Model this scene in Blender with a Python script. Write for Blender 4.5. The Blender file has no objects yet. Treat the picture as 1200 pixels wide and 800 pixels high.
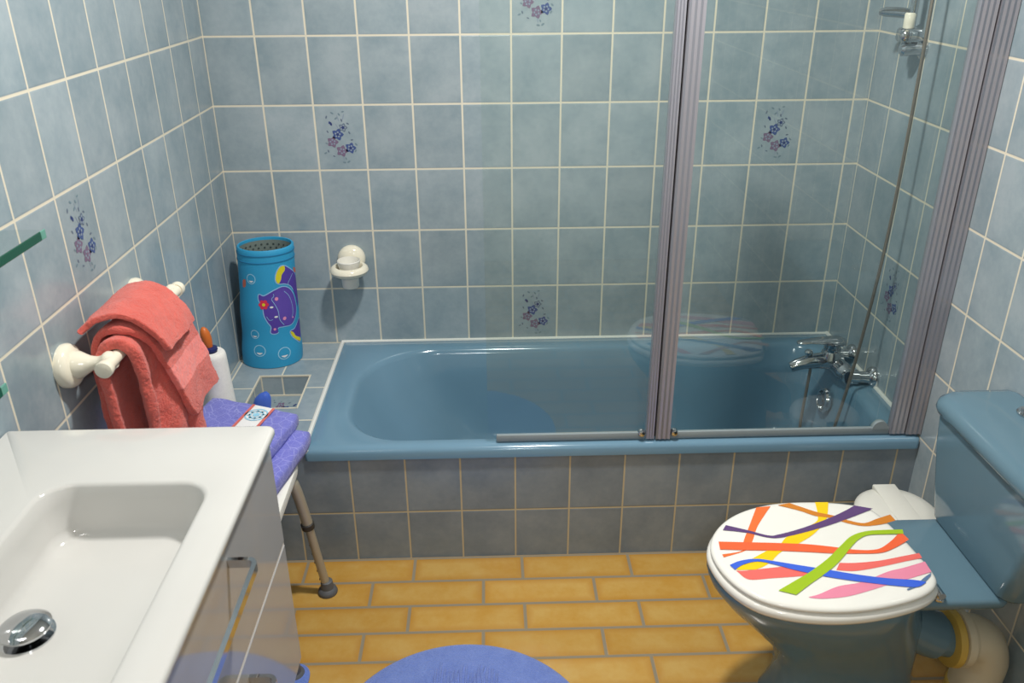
import bpy, bmesh, math, random
from mathutils import Vector, Matrix
random.seed(7)
S = bpy.context.scene
COL = S.collection
PI = math.pi

# ---------------------------------------------------------------- camera
CAM = Vector((0.84389, -2.67043, 1.61343))
FPX = 984.19
R3 = Matrix(((0.9995533, -0.0292920, -0.0059278),
             (0.0177606, 0.4226922, 0.9060993),
             (-0.0240358, -0.9057998, 0.4230237)))     # rows: right, up, back
cd = bpy.data.cameras.new('camera')
cam = bpy.data.objects.new('camera', cd)
COL.objects.link(cam)
M4 = R3.transposed().to_4x4()
M4.translation = CAM
cam.matrix_world = M4
cd.sensor_width = 36
cd.lens = 36 * FPX / 1200
cd.clip_start = .02
cd.dof.use_dof = True
cd.dof.focus_distance = 2.45
cd.dof.aperture_fstop = 9
S.camera = cam

def ray(u, v):
    return R3.transposed() @ Vector(((u - 600) / FPX, -(v - 400) / FPX, -1))
def on(ax, val, u, v):
    d = ray(u, v); i = 'xyz'.index(ax)
    return CAM + d * ((val - CAM[i]) / d[i])

# ---------------------------------------------------------------- materials
def lin(c):
    return tuple((x / 12.92 if x <= .04045 else ((x + .055) / 1.055) ** 2.4) for x in [k / 255 for k in c]) + (1,)

class NT:
    def __init__(s, name):
        s.m = bpy.data.materials.new(name); s.m.use_nodes = True
        s.t = s.m.node_tree; s.t.nodes.clear()
        s.out = s.n('ShaderNodeOutputMaterial')
    def n(s, typ, **kw):
        o = s.t.nodes.new(typ)
        for k, v in kw.items(): setattr(o, k, v)
        return o
    def l(s, a, b): s.t.links.new(a, b)
    def put(s, sock, v):
        if isinstance(v, bpy.types.NodeSocket): s.l(v, sock)
        else: sock.default_value = v
    def math(s, op, a, b=None, c=None):
        o = s.n('ShaderNodeMath', operation=op)
        s.put(o.inputs[0], a)
        if b is not None: s.put(o.inputs[1], b)
        if c is not None: s.put(o.inputs[2], c)
        return o.outputs[0]
    def mix(s, f, a, b):
        o = s.n('ShaderNodeMix', data_type='RGBA')
        s.put(o.inputs[0], f); s.put(o.inputs[6], a); s.put(o.inputs[7], b)
        return o.outputs[2]
    def noise(s, vec, scale, detail=3, rough=.5):
        o = s.n('ShaderNodeTexNoise'); o.inputs['Scale'].default_value = scale
        o.inputs['Detail'].default_value = detail; o.inputs['Roughness'].default_value = rough
        if vec is not None: s.l(vec, o.inputs['Vector'])
        return o.outputs['Fac']
    def ramp(s, f, p0, p1):
        o = s.n('ShaderNodeMapRange'); o.inputs[1].default_value = p0; o.inputs[2].default_value = p1
        s.put(o.inputs[0], f); return o.outputs[0]
    def pos(s):
        return s.n('ShaderNodeTexCoord').outputs['Object']
    def bsdf(s, col, rough=.4, metal=0, **kw):
        b = s.n('ShaderNodeBsdfPrincipled')
        s.put(b.inputs['Base Color'], col); s.put(b.inputs['Roughness'], rough); s.put(b.inputs['Metallic'], metal)
        for k, v in kw.items(): s.put(b.inputs[k], v)
        s.l(b.outputs[0], s.out.inputs[0]); return b
    def bump(s, b, h, strength=.3, dist=.002):
        o = s.n('ShaderNodeBump'); o.inputs['Strength'].default_value = strength; o.inputs['Distance'].default_value = dist
        s.l(h, o.inputs['Height']); s.l(o.outputs[0], b.inputs['Normal'])

def mat(name, rgb, rough=.4, metal=0, **kw):
    t = NT(name)
    # faint procedural tonal variation
    n = t.noise(t.pos(), 9, 2)
    c = lin(rgb); d = tuple(x * .93 for x in c[:3]) + (1,)
    t.bsdf(t.mix(n, c, d), rough, metal, **kw)
    return t.m

def tile_mat(name, ua, va, u0, v0, pu, pv, gw, ca, cb, grout, stagger=False, rough=.22, warm=None, clouds=7.0):
    t = NT(name); p = t.pos()
    sp = t.n('ShaderNodeSeparateXYZ'); t.l(p, sp.inputs[0])
    u = t.math('DIVIDE', t.math('SUBTRACT', sp.outputs[ua], u0), pu)
    v = t.math('DIVIDE', t.math('SUBTRACT', sp.outputs[va], v0), pv)
    iv = t.math('FLOOR', v)
    if stagger:
        u = t.math('ADD', u, t.math('MULTIPLY', t.math('FLOORED_MODULO', iv, 2.0), .64))
        # small irregular drift row to row
    iu = t.math('FLOOR', u)
    fu = t.math('SUBTRACT', u, iu); fv = t.math('SUBTRACT', v, iv)
    du = t.math('MULTIPLY', t.math('MINIMUM', fu, t.math('SUBTRACT', 1.0, fu)), pu)
    dv = t.math('MULTIPLY', t.math('MINIMUM', fv, t.math('SUBTRACT', 1.0, fv)), pv)
    d = t.math('MINIMUM', du, dv)
    g = t.ramp(d, gw * .5 - .0006, gw * .5 + .0006)            # 0 grout .. 1 tile
    cmb = t.n('ShaderNodeCombineXYZ'); t.l(iu, cmb.inputs[0]); t.l(iv, cmb.inputs[1])
    wn = t.n('ShaderNodeTexWhiteNoise'); wn.noise_dimensions = '3D'; t.l(cmb.outputs[0], wn.inputs['Vector'])
    off = t.n('ShaderNodeVectorMath', operation='MULTIPLY_ADD')
    t.l(wn.outputs['Color'], off.inputs[0]); off.inputs[1].default_value = (7, 7, 7); t.l(p, off.inputs[2])
    n1 = t.noise(off.outputs[0], clouds, 4, .6)
    n2 = t.noise(off.outputs[0], 60, 3, .6)
    f = t.ramp(t.math('ADD', t.math('MULTIPLY', n1, .8), t.math('MULTIPLY', n2, .2)), .36, .64)
    col = t.mix(f, lin(ca), lin(cb))
    if warm:
        edge = t.ramp(t.math('ADD', d, t.math('MULTIPLY', n1, .02)), .034, .012)
        col = t.mix(t.math('MULTIPLY', edge, .55), col, lin(warm))
    hv = t.n('ShaderNodeHueSaturation'); t.l(col, hv.inputs['Color'])
    t.l(t.ramp(wn.outputs['Value'], 0, 1), hv.inputs['Value'])
    mr = hv.inputs['Value'].links[0].from_node; mr.inputs[3].default_value = .94; mr.inputs[4].default_value = 1.06
    col = t.mix(g, lin(grout), hv.outputs[0])
    rr = t.math('SUBTRACT', .8, t.math('MULTIPLY', g, .8 - rough))
    b = t.bsdf(col, rr)
    h = t.math('ADD', t.ramp(d, gw * .3, gw * .5 + .003), t.math('MULTIPLY', n2, .10))
    t.bump(b, h, .35, .0015)
    return t.m

BL_A, BL_B, GR = (139, 156, 164), (163, 175, 181), (222, 214, 194)
W = .153; HP = .2019; ZA = 1.3832; XR = 2.032; YB = -.70; ZT = .372
M = {}
M['tile_back'] = tile_mat('blue tile back wall', 0, 2, 0, ZA, W, HP, .0055, BL_A, BL_B, GR)
M['tile_left'] = tile_mat('blue tile left wall', 1, 2, -.1323, ZA, W, HP, .0055, BL_A, BL_B, GR)
M['tile_right'] = tile_mat('blue tile right wall', 1, 2, -.1606, ZA, W, HP, .0055, BL_A, BL_B, GR)
M['tile_apron_shade'] = tile_mat('shaded blue tile apron', 0, 2, .444, .1638, W, HP, .0045, (120, 133, 144), (141, 152, 160), (200, 184, 148))  # same tile as the walls; low light down here is put into a darker colour
M['tile_ledge'] = tile_mat('blue tile ledge', 0, 1, .165, -.125, W, HP, .005, BL_A, BL_B, GR)
M['tile_plain'] = tile_mat('blue tile niche', 0, 1, -3, -3.3, 9, 9, .005, BL_A, BL_B, GR)
M['floor'] = tile_mat('ochre floor tile', 0, 1, .498, -.705, (.3105), .098, .0085,
                      (196, 159, 88), (188, 142, 62), (138, 128, 108), stagger=True, rough=.2, warm=(172, 116, 42), clouds=11)
M['grout'] = mat('cream grout', GR, .8)
M['white_paint'] = mat('white paint', (225, 222, 214), .6)
M['caulk'] = mat('white silicone', (232, 232, 226), .5)
M['tub'] = mat('blue tub enamel', (113, 148, 170), .13)
M['pan'] = mat('blue toilet ceramic', (99, 128, 143), .1)
M['sinkwhite'] = mat('white sink ceramic', (207, 206, 202), .1)
M['porcelain'] = mat('cream porcelain', (240, 234, 214), .15)
M['chrome'] = mat('chrome', (205, 207, 210), .08, 1)
M['satin'] = mat('polished profile', (172, 171, 180), .3, .5)
M['alu'] = mat('dull aluminium tube', (186, 178, 160), .42, .45)
M['rubber'] = mat('grey rubber', (92, 94, 98), .55)
M['darkrubber'] = mat('dark ring', (52, 50, 48), .5)
M['seal'] = None
M['cabinet'] = mat('glossy grey lacquer', (170, 169, 170), .06)
M['cabedge'] = mat('pale drawer edge', (236, 230, 222), .4)
M['stoolwhite'] = mat('white stool plastic', (236, 234, 226), .35)
M['lidwhite'] = mat('white seat enamel', (240, 238, 230), .12)
M['binwhite'] = mat('white bin plastic', (226, 224, 214), .3)
M['pipewhite'] = mat('yellowed pipe plastic', (214, 204, 178), .4)
M['pipeyellow'] = mat('yellowed collar', (206, 174, 84), .45)
M['dark'] = mat('dark gap', (24, 26, 30), .7)
M['orange'] = mat('orange wood', (206, 108, 40), .4)
M['navy'] = mat('navy plastic', (30, 40, 96), .35)
M['brush'] = mat('blue plastic', (76, 112, 214), .3)
M['hose'] = mat('brown grey metal hose', (140, 132, 124), .35, .5)

def paper():
    t = NT('paper towel'); n = t.noise(t.pos(), 150, 2)
    b = t.bsdf(t.mix(n, lin((242, 240, 234)), lin((226, 224, 220))), .9); t.bump(b, n, .3, .001); return t.m
M['paper'] = paper()

def terry(name, a, b_, scale=420, strength=.9, dist=.004):
    t = NT(name); p = t.pos()
    n = t.noise(p, scale, 3, .7); m = t.noise(p, 30, 3)
    f = t.math('ADD', t.math('MULTIPLY', n, .6), t.math('MULTIPLY', m, .4))
    b = t.bsdf(t.mix(t.ramp(f, .35, .65), lin(a), lin(b_)), .95, 0)
    b.inputs['Sheen Weight'].default_value = .35; b.inputs['Sheen Roughness'].default_value = .5
    t.bump(b, n, strength, dist); return t.m
M['coral'] = terry('coral terry', (214, 86, 74), (240, 112, 98))
M['coralband'] = terry('coral woven band', (232, 122, 114), (240, 134, 126), 700, .3, .001)
M['rug'] = terry('blue terry rug', (104, 132, 216), (130, 156, 234), 260, 1.0, .006)
M['mat2'] = terry('blue mat', (90, 122, 214), (112, 144, 230), 260, 1.0, .006)

def lav():
    t = NT('lavender leaf towel'); p = t.pos()
    v = t.n('ShaderNodeTexVoronoi'); v.feature = 'DISTANCE_TO_EDGE'; v.inputs['Scale'].default_value = 34
    t.l(p, v.inputs['Vector'])
    w = t.n('ShaderNodeTexVoronoi'); w.feature = 'DISTANCE_TO_EDGE'; w.inputs['Scale'].default_value = 62
    t.l(p, w.inputs['Vector'])
    n = t.noise(p, 400, 2)
    e = t.math('MAXIMUM', t.ramp(v.outputs[0], .035, .012), t.math('MULTIPLY', t.ramp(w.outputs[0], .06, .02), .35))
    c = t.mix(n, lin((104, 106, 190)), lin((124, 127, 210)))
    c = t.mix(t.math('MULTIPLY', e, .5), c, lin((178, 180, 234)))
    b = t.bsdf(c, .9); b.inputs['Sheen Weight'].default_value = .2; t.bump(b, n, .6, .003); return t.m
M['lav'] = lav()
def cloth(name, rgb, rough=.75):
    t = NT(name); n = t.noise(t.pos(), 500, 2); c = lin(rgb)
    b = t.bsdf(t.mix(n, c, tuple(x * .88 for x in c[:3]) + (1,)), rough); t.bump(b, n, .3, .001); return t.m
for k, c in dict(hamper=(48, 160, 208), hamperdark=(30, 122, 168), hippo=(88, 64, 166), hippolight=(98, 74, 174), outline=(150, 196, 236), bubble=(158, 214, 240),
                 yellow=(226, 214, 40), pink=(238, 150, 190), red=(222, 48, 84), white=(240, 240, 240), lining=(120, 134, 130),
                 liningdot=(64, 78, 78), coralspot=(206, 112, 92)).items():
    M[k] = cloth('print ' + k, c, .6)
for k, c in dict(s_orange=(240, 116, 58), s_red=(244, 104, 60), s_coral=(240, 112, 104), s_purple=(98, 70, 120), s_yellow=(250, 208, 20),
                 s_brown=(212, 130, 44), s_green=(164, 196, 36), s_blue=(66, 104, 220), s_pink=(236, 142, 168), s_slate=(98, 124, 160)).items():
    M[k] = mat('stripe ' + k[2:], c, .14)
for k, c in dict(f_blue=(70, 90, 142), f_navy=(54, 68, 118), f_mauve=(124, 106, 132), f_grey=(104, 118, 136), f_leaf=(118, 139, 150), f_pale=(138, 152, 170)).items():
    M[k] = mat('flower ' + k[2:], c, .25)

def glass(name, tint, rgh=.0, refl=1.0):
    t = NT(name)
    fr = t.n('ShaderNodeFresnel'); fr.inputs['IOR'].default_value = 1.5
    n = t.noise(t.pos(), 3, 2)
    tr = t.n('ShaderNodeBsdfTransparent'); t.l(t.mix(n, tint, tuple(x * .985 for x in tint[:3]) + (1,)), tr.inputs[0])
    gl = t.n('ShaderNodeBsdfGlossy'); gl.inputs['Roughness'].default_value = rgh
    mx = t.n('ShaderNodeMixShader'); geo = t.n('ShaderNodeNewGeometry'); t.l(t.math('MINIMUM', t.math('MULTIPLY', t.math('MULTIPLY', fr.outputs[0], refl), t.math('SUBTRACT', 1.0, geo.outputs['Backfacing'])), .4), mx.inputs[0]); t.l(tr.outputs[0], mx.inputs[1]); t.l(gl.outputs[0], mx.inputs[2])
    t.l(mx.outputs[0], t.out.inputs[0]); return t.m
M['glass'] = glass('clear glass', (.955, .985, .972, 1), 0, 2.0)
M['shelfglass'] = glass('shelf glass', (.97, .99, .98, 1))
M['seal'] = mat('translucent seal', (146, 156, 160), .35)
M['greenedge'] = mat('green glass edge', (30, 84, 66), .25)
M['greenlight'] = mat('pale green glass edge', (104, 160, 144), .25)

# ---------------------------------------------------------------- mesh helpers
def link(name, bm, mats, parent=None, smooth=True, angle=40):
    if not isinstance(mats, (list, tuple)): mats = [mats]
    bmesh.ops.recalc_face_normals(bm, faces=[f for f in bm.faces if not f.tag])
    me = bpy.data.meshes.new(name); bm.to_mesh(me); bm.free()
    for m in mats: me.materials.append(m)
    o = bpy.data.objects.new(name, me); COL.objects.link(o)
    if smooth:
        me.polygons.foreach_set('use_smooth', [True] * len(me.polygons))
        try: me.set_sharp_from_angle(angle=math.radians(angle))
        except Exception: pass
    if parent:
        o.parent = parent; o.matrix_parent_inverse = parent.matrix_world.inverted()
    return o

def thing(name, label, cat, loc, group=None):
    o = bpy.data.objects.new(name, None); COL.objects.link(o)
    o.location = loc; o.empty_display_size = .05
    o.matrix_world = Matrix.Translation(loc)
    o['label'] = label; o['category'] = cat
    if group: o['group'] = group
    return o
def tag(o, label, cat, group=None, kind=None):
    o['label'] = label; o['category'] = cat
    if group: o['group'] = group
    if kind: o['kind'] = kind
    return o
def struct(name, bm, mats, label, cat, smooth=False):
    o = link(name, bm, mats, None, smooth); o['kind'] = 'structure'; o['label'] = label; o['category'] = cat; return o

def box(bm, x0, x1, y0, y1, z0, z1, bev=0, seg=2, mi=0):
    r = bmesh.ops.create_cube(bm, size=1)
    for v in r['verts']:
        v.co = Vector(((x0 + x1) / 2 + v.co.x * (x1 - x0), (y0 + y1) / 2 + v.co.y * (y1 - y0), (z0 + z1) / 2 + v.co.z * (z1 - z0)))
    fs = set(f for v in r['verts'] for f in v.link_faces)
    for f in fs: f.material_index = mi
    if bev:
        es = set(e for v in r['verts'] for e in v.link_edges)
        q = bmesh.ops.bevel(bm, geom=list(es), offset=bev, segments=seg, affect='EDGES', profile=.5)
        for f in q['faces']: f.material_index = mi
    return fs

def loft(bm, loops, cap0=True, cap1=True, mi=0, closed=True):
    rows = [[bm.verts.new(p) for p in L] for L in loops]
    n = len(rows[0]); fs = []
    for a, b in zip(rows[:-1], rows[1:]):
        for i in range(n if closed else n - 1):
            j = (i + 1) % n
            try: fs.append(bm.faces.new((a[i], a[j], b[j], b[i])))
            except ValueError: pass
    if cap0: fs.append(bm.faces.new(rows[0][::-1]))
    if cap1: fs.append(bm.faces.new(rows[-1]))
    for f in fs: f.material_index = mi
    return rows

def frame(d):
    d = d.normalized()
    a = Vector((0, 0, 1)) if abs(d.z) < .9 else Vector((1, 0, 0))
    u = d.cross(a).normalized(); return u, d.cross(u).normalized()

def tube(bm, pts, rad, seg=14, mi=0, caps=True):
    pts = [Vector(p) for p in pts]; n = len(pts)
    rs = rad if isinstance(rad, (list, tuple)) else [rad] * n
    u = None; loops = []
    for i, p in enumerate(pts):
        d = (pts[min(i + 1, n - 1)] - pts[max(i - 1, 0)])
        if u is None: u, v = frame(d)
        else:
            dn = d.normalized(); u = (u - dn * u.dot(dn)).normalized(); v = dn.cross(u).normalized()
        loops.append([p + (u * math.cos(2 * PI * k / seg) + v * math.sin(2 * PI * k / seg)) * rs[i] for k in range(seg)])
    loft(bm, loops, caps, caps, mi)

def lathe(bm, c, axis, prof, seg=28, mi=0, cap0=True, cap1=True):
    """prof: list of (distance along axis, radius)"""
    c = Vector(c); a = Vector(axis).normalized(); u, v = frame(a)
    loft(bm, [[c + a * t + (u * math.cos(2 * PI * k / seg) + v * math.sin(2 * PI * k / seg)) * max(r, 1e-4) for k in range(seg)] for t, r in prof], cap0, cap1, mi)

def smooth_path(pts, n=8):
    pts = [Vector(p) for p in pts]; out = []
    for i in range(len(pts) - 1):
        p0 = pts[max(i - 1, 0)]; p1 = pts[i]; p2 = pts[i + 1]; p3 = pts[min(i + 2, len(pts) - 1)]
        for k in range(n):
            t = k / n
            out.append(.5 * ((2 * p1) + (p2 - p0) * t + (2 * p0 - 5 * p1 + 4 * p2 - p3) * t * t + (3 * p1 - p0 - 3 * p2 + p3) * t ** 3))
    out.append(pts[-1]); return out
def smooth_loop(pts, n=6):
    pts = [Vector(p) for p in pts]; m = len(pts); out = []
    for i in range(m):
        p0, p1, p2, p3 = pts[(i - 1) % m], pts[i], pts[(i + 1) % m], pts[(i + 2) % m]
        for k in range(n):
            t = k / n
            out.append(.5 * ((2 * p1) + (p2 - p0) * t + (2 * p0 - 5 * p1 + 4 * p2 - p3) * t * t + (3 * p1 - p0 - 3 * p2 + p3) * t ** 3))
    return out

def rrect(x0, x1, y0, y1, r, z, n=8):
    """rounded rectangle, r = radius or 4 radii for corners (x1y1, x0y1, x0y0, x1y0)"""
    if not isinstance(r, (list, tuple)): r = [r] * 4
    out = []
    for (cx, cy, a0, rr) in ((x1 - r[0], y1 - r[0], 0, r[0]), (x0 + r[1], y1 - r[1], 90, r[1]), (x0 + r[2], y0 + r[2], 180, r[2]), (x1 - r[3], y0 + r[3], 270, r[3])):
        for k in range(n + 1):
            a = math.radians(a0 + 90 * k / n)
            out.append(Vector((cx + rr * math.cos(a), cy + rr * math.sin(a), z)))
    return out

def flat_poly(bm, pts, mi):
    vs = [bm.verts.new(p) for p in pts]
    es = [bm.edges.new((vs[i], vs[(i + 1) % len(vs)])) for i in range(len(vs))]
    r = bmesh.ops.triangle_fill(bm, edges=es, use_beauty=True)
    for g in r['geom']:
        if isinstance(g, bmesh.types.BMFace): g.material_index = mi

# ---------------------------------------------------------------- decor motif (flowers on some tiles), in the wall's own mesh
FL = ['f_blue', 'f_navy', 'f_mauve', 'f_grey', 'f_leaf', 'f_pale']
def motif(bm, fn, base):
    """fn(u,v,lift): tile coordinates 0..1 (u right, v up) to a point; base: first material index of FL"""
    asp = HP / W
    def disc(u, v, r, mi, lift, n=10, lobes=0, sx=1, rot=0):
        pts = []
        for k in range(n):
            a = 2 * PI * k / n
            rr = r * (1 + (.22 * math.cos(lobes * a) if lobes else 0))
            x = rr * math.cos(a) * sx; y = rr * math.sin(a)
            x, y = x * math.cos(rot) - y * math.sin(rot), x * math.sin(rot) + y * math.cos(rot)
            pts.append(fn(u + x, v + y / asp, lift))
        f = bm.faces.new([bm.verts.new(p) for p in pts]); f.material_index = base + mi; f.tag = True
    rs = random.Random(3)
    for (u, v, r, mi) in ((.44, .555, .104, 0), (.325, .44, .10, 2), (.50, .30, .104, 2), (.68, .345, .098, 0), (.56, .66, .078, 3)):
        disc(u, v, r, mi, .0006, 20, 5)
        for k in range(5):
            a = 2 * PI * k / 5 + u * 9
            disc(u + .045 * math.cos(a), v + .045 * math.sin(a) / asp, .020, 5, .0009, 8)
        disc(u, v, .030, 1 if mi != 2 else 2, .0011, 8)
    disc(.32, .72, .042, 1, .0006, 10, 0, .55, .4); disc(.29, .74, .03, 0, .0006, 8, 0, .5, -.3)
    for (u, v, a) in ((.2, .42, 1), (.22, .3, .3), (.16, .27, 2), (.33, .22, 1.2), (.57, .18, .4), (.62, .13, 2.2), (.8, .4, .8), (.78, .3, 2.6), (.68, .58, .5),
                      (.66, .72, 1.1), (.5, .86, .6), (.43, .8, 2.2), (.58, .9, 1.8), (.36, .88, 1), (.24, .82, 2.8), (.54, .77, .2), (.24, .6, .5), (.72, .47, 1.7), (.53, .12, 1.4)):
        disc(u, v, .026 + .012 * rs.random(), 4 if rs.random() < .6 else 3, .0005, 8, 0, .5, a)
    for (u, v, a) in ((.47, .8, .3), (.58, .82, -.3), (.52, .2, .1), (.44, .68, .5)):
        disc(u, v, .07, 5, .0004, 8, 0, .13, a)

# ================================================================ ROOM SHELL
YF = -3.25; ZC = 2.45; T = .08
bm = bmesh.new(); box(bm, -T, XR + T, 0, T, -T, ZC + T)
for (c, zt) in ((2, 1), (11, 1), (6, 0), (6, 4)):
    z1 = ZA - HP * zt if zt else ZA + HP
    motif(bm, lambda u, v, l, c=c, z1=z1: Vector((W * (c + u), -l, z1 - HP + HP * v)), 1)
struct('wall_back', bm, [M['tile_back']] + [M[k] for k in FL], 'blue tiled back wall behind the bath with a few flower tiles', 'wall')
bm = bmesh.new(); box(bm, -T, 0, YF, 0, -T, ZC + T)
motif(bm, lambda u, v, l: Vector((l, -.1323 - W * (6 - u), ZA - 2 * HP + HP * v)), 1)
struct('wall_left', bm, [M['tile_left']] + [M[k] for k in FL], 'blue tiled left wall with towel bar and one flower tile', 'wall')
bm = bmesh.new(); box(bm, XR, XR + T, YF, 0, -T, ZC + T)
motif(bm, lambda u, v, l: Vector((XR - l, -.1606 - W * (1 + u), ZA - 4 * HP + HP * v)), 1)
struct('wall_right', bm, [M['tile_right']] + [M[k] for k in FL], 'blue tiled right wall behind toilet and shower hose', 'wall')
bm = bmesh.new(); box(bm, -T, XR + T, YF - T, YF, -T, ZC + T)
struct('wall_front', bm, M['white_paint'], 'plain pale wall opposite the bath', 'wall')
bm = bmesh.new(); box(bm, -T, XR + T, YF, 0, ZC, ZC + T)
struct('ceiling', bm, M['white_paint'], 'plain white ceiling', 'ceiling')
bm = bmesh.new(); box(bm, -T, XR + T, YF, 0, -T, 0)
struct('floor', bm, M['floor'], 'glossy ochre yellow rectangular floor tiles with grey grout', 'floor')

# tiled bath apron, ledge with sunken niche, grout strips
LX = .322
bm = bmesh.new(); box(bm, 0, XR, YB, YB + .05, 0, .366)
struct('wall_apron', bm, M['tile_apron_shade'], 'blue tiled apron wall under the bath front, shade put into its colour', 'wall')
bm = bmesh.new()
nx0, nx1, ny0, ny1, nz = .097, .256, -.455, -.243, .30
def quad(bm, pts, mi=0):
    f = bm.faces.new([bm.verts.new(p) for p in pts]); f.material_index = mi; return f
box(bm, 0, LX, YB, YB + .05, .366, ZT)
for (a, b, c, d) in ((0, nx0, YB + .05, 0), (nx1, LX, YB + .05, 0), (nx0, nx1, YB + .05, ny0), (nx0, nx1, ny1, 0)):
    box(bm, a, b, c, d, nz - .02, ZT)
box(bm, nx0, nx1, ny0, ny1, nz - .02, nz, mi=1)
g = .0035
for (a, b, c, d) in ((nx0 - g, nx0 + g * .4, ny0 - g, ny1 + g), (nx1 - g * .4, nx1 + g, ny0 - g, ny1 + g), (nx0, nx1, ny0 - g, ny0 + g * .4), (nx0, nx1, ny1 - g * .4, ny1 + g)):
    box(bm, a, b, c, d, ZT - .004, ZT + .0012, mi=2)
for (x, y) in ((nx0, ny0), (nx0, ny1), (nx1, ny0), (nx1, ny1)):
    box(bm, x - g, x + g, y - g, y + g, nz, ZT, mi=2)
box(bm, nx0, nx1, ny1 - .004, ny1, nz, nz + .004, mi=2); box(bm, nx0, nx0 + .004, ny0, ny1, nz, nz + .004, mi=2)
motif(bm, lambda u, v, l: Vector((nx0 + (nx1 - nx0) * v, ny1 - (ny1 - ny0) * u, nz + l)), 3)
struct('trim_1', bm, [M['tile_ledge'], M['tile_plain'], M['grout']] + [M[k] for k in FL], 'blue tiled ledge beside the bath with a sunken soap niche', 'ledge')
bm = bmesh.new()
tube(bm, [(LX + .002, -.004, ZT + .003), (LX + .002, YB + .012, ZT + .003), (LX + .012, YB - .004, ZT)], .0065, 8)
tube(bm, [(LX, -.003, ZT + .006), (XR, -.003, ZT + .006)], .006, 8)
tube(bm, [(XR - .004, 0, ZT + .006), (XR - .004, -.665, ZT + .006)], .0075, 8)
struct('trim_2', bm, M['caulk'], 'white silicone bead around the bath edge', 'sealant', True)

# ================================================================ BATHTUB
bt = thing('bathtub', 'blue enamel bathtub set between ledge and right wall', 'bathtub', (1.17, -.35, 0))
bm = bmesh.new()
x0, x1, y0, y1 = LX + .003, XR - .001, YB - .008, -.001
def trect(a, b, c, d, r, z): return rrect(a, b, c, d, r, z, 10)
loops = [trect(x0, x1, y0, y1, .012, .345), trect(x0, x1, y0, y1, .012, .366), trect(x0 + .003, x1, y0 + .004, y1, .014, .374), trect(x0 + .010, x1 - .004, y0 + .014, y1 - .004, .02, .3785),
         trect(.41, 1.962, -.664, -.066, [.10, .25, .18, .10], .3785), trect(.418, 1.956, -.656, -.074, [.10, .25, .18, .10], .373), trect(.426, 1.95, -.646, -.082, [.10, .245, .18, .10], .36),
         trect(.47, 1.938, -.625, -.098, [.10, .24, .19, .10], .28), trect(.55, 1.922, -.598, -.112, [.10, .22, .22, .10], .18), trect(.64, 1.905, -.578, -.13, [.10, .2, .2, .10], .085),
         trect(.68, 1.885, -.56, -.148, [.10, .19, .19, .10], .05), trect(.74, 1.84, -.51, -.20, [.08, .14, .14, .08], .032)]
loft(bm, loops, False, True)
link('tub_shell', bm, M['tub'], bt, True, 60)
bm = bmesh.new(); oc = Vector((1.930, -.30, .275)); ax = Vector((-1, 0, .12))
lathe(bm, oc, ax, [(0, .040), (.010, .042), (.016, .038), (.018, .031), (.008, .027), (.008, .020), (.020, .017), (.022, .004)], 28)
link('overflow_cover', bm, M['chrome'], bt)
bm = bmesh.new(); lathe(bm, (1.70, -.355, .032), (0, 0, 1), [(0, .036), (.004, .034), (.005, .02), (.003, .004)], 24)
link('drain', bm, M['chrome'], bt)

# ================================================================ BATH MIXER on right wall
mx = thing('bath_mixer_tap', 'chrome single lever bath mixer on right wall above tub end', 'tap', (XR, -.30, .41))
MZ = .408; MY = -.30
bm = bmesh.new()
tube(bm, smooth_path([(1.948, MY - .088, MZ - .004), (1.945, MY - .05, MZ), (1.938, MY, MZ + .004), (1.945, MY + .05, MZ), (1.948, MY + .088, MZ - .004)], 4),
     [.022] * 3 + [.027] * 11 + [.022] * 3, 18)
link('mixer_body', bm, M['chrome'], mx)
bm = bmesh.new()
sp = smooth_path([(1.952, MY, MZ + .006), (1.91, MY, MZ + .012), (1.86, MY, MZ + .010), (1.825, MY, MZ + .002), (1.797, MY, MZ - .010)], 5)
tube(bm, sp, [.031 - .015 * i / (len(sp) - 1) for i in range(len(sp))], 18)
lathe(bm, (1.922, MY, MZ + .012), (0, 0, 1), [(0, .034), (.022, .031), (.036, .025)], 24)
link('spout', bm, M['chrome'], mx)
bm = bmesh.new(); lathe(bm, (1.922, MY, MZ + .046), (.0, 0, 1), [(0, .024), (.004, .027), (.012, .027), (.014, .024), (.024, .025), (.028, .02)], 24)
link('cartridge_ring', bm, M['chrome'], mx)
bm = bmesh.new()
L = []
for (x, hw, z, th) in ((1.958, .018, .076, .012), (1.942, .029, .079, .014), (1.915, .030, .081, .012), (1.885, .024, .082, .008), (1.85, .018, .081, .006), (1.815, .014, .078, .005), (1.806, .007, .077, .003)):
    L.append([Vector((x, MY + hw * math.cos(2 * PI * k / 14), MZ + z + th * math.sin(2 * PI * k / 14))) for k in range(14)])
loft(bm, L); link('lever', bm, M['chrome'], mx)
bm = bmesh.new(); lathe(bm, (1.848, MY, MZ + .022), (0, 0, 1), [(0, .006), (.010, .006), (.014, .012), (.022, .013), (.028, .009), (.029, .002)], 18)
link('diverter_knob', bm, M['chrome'], mx)
for s in (-1, 1):
    bm = bmesh.new(); lathe(bm, (XR, MY + s * .082, MZ - .010), (-1, 0, .06), [(0, .036), (.006, .036), (.016, .032), (.024, .020), (.054, .018), (.056, .024), (.086, .024)], 24)
    link('wall_union', bm, M['chrome'], mx)

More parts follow.
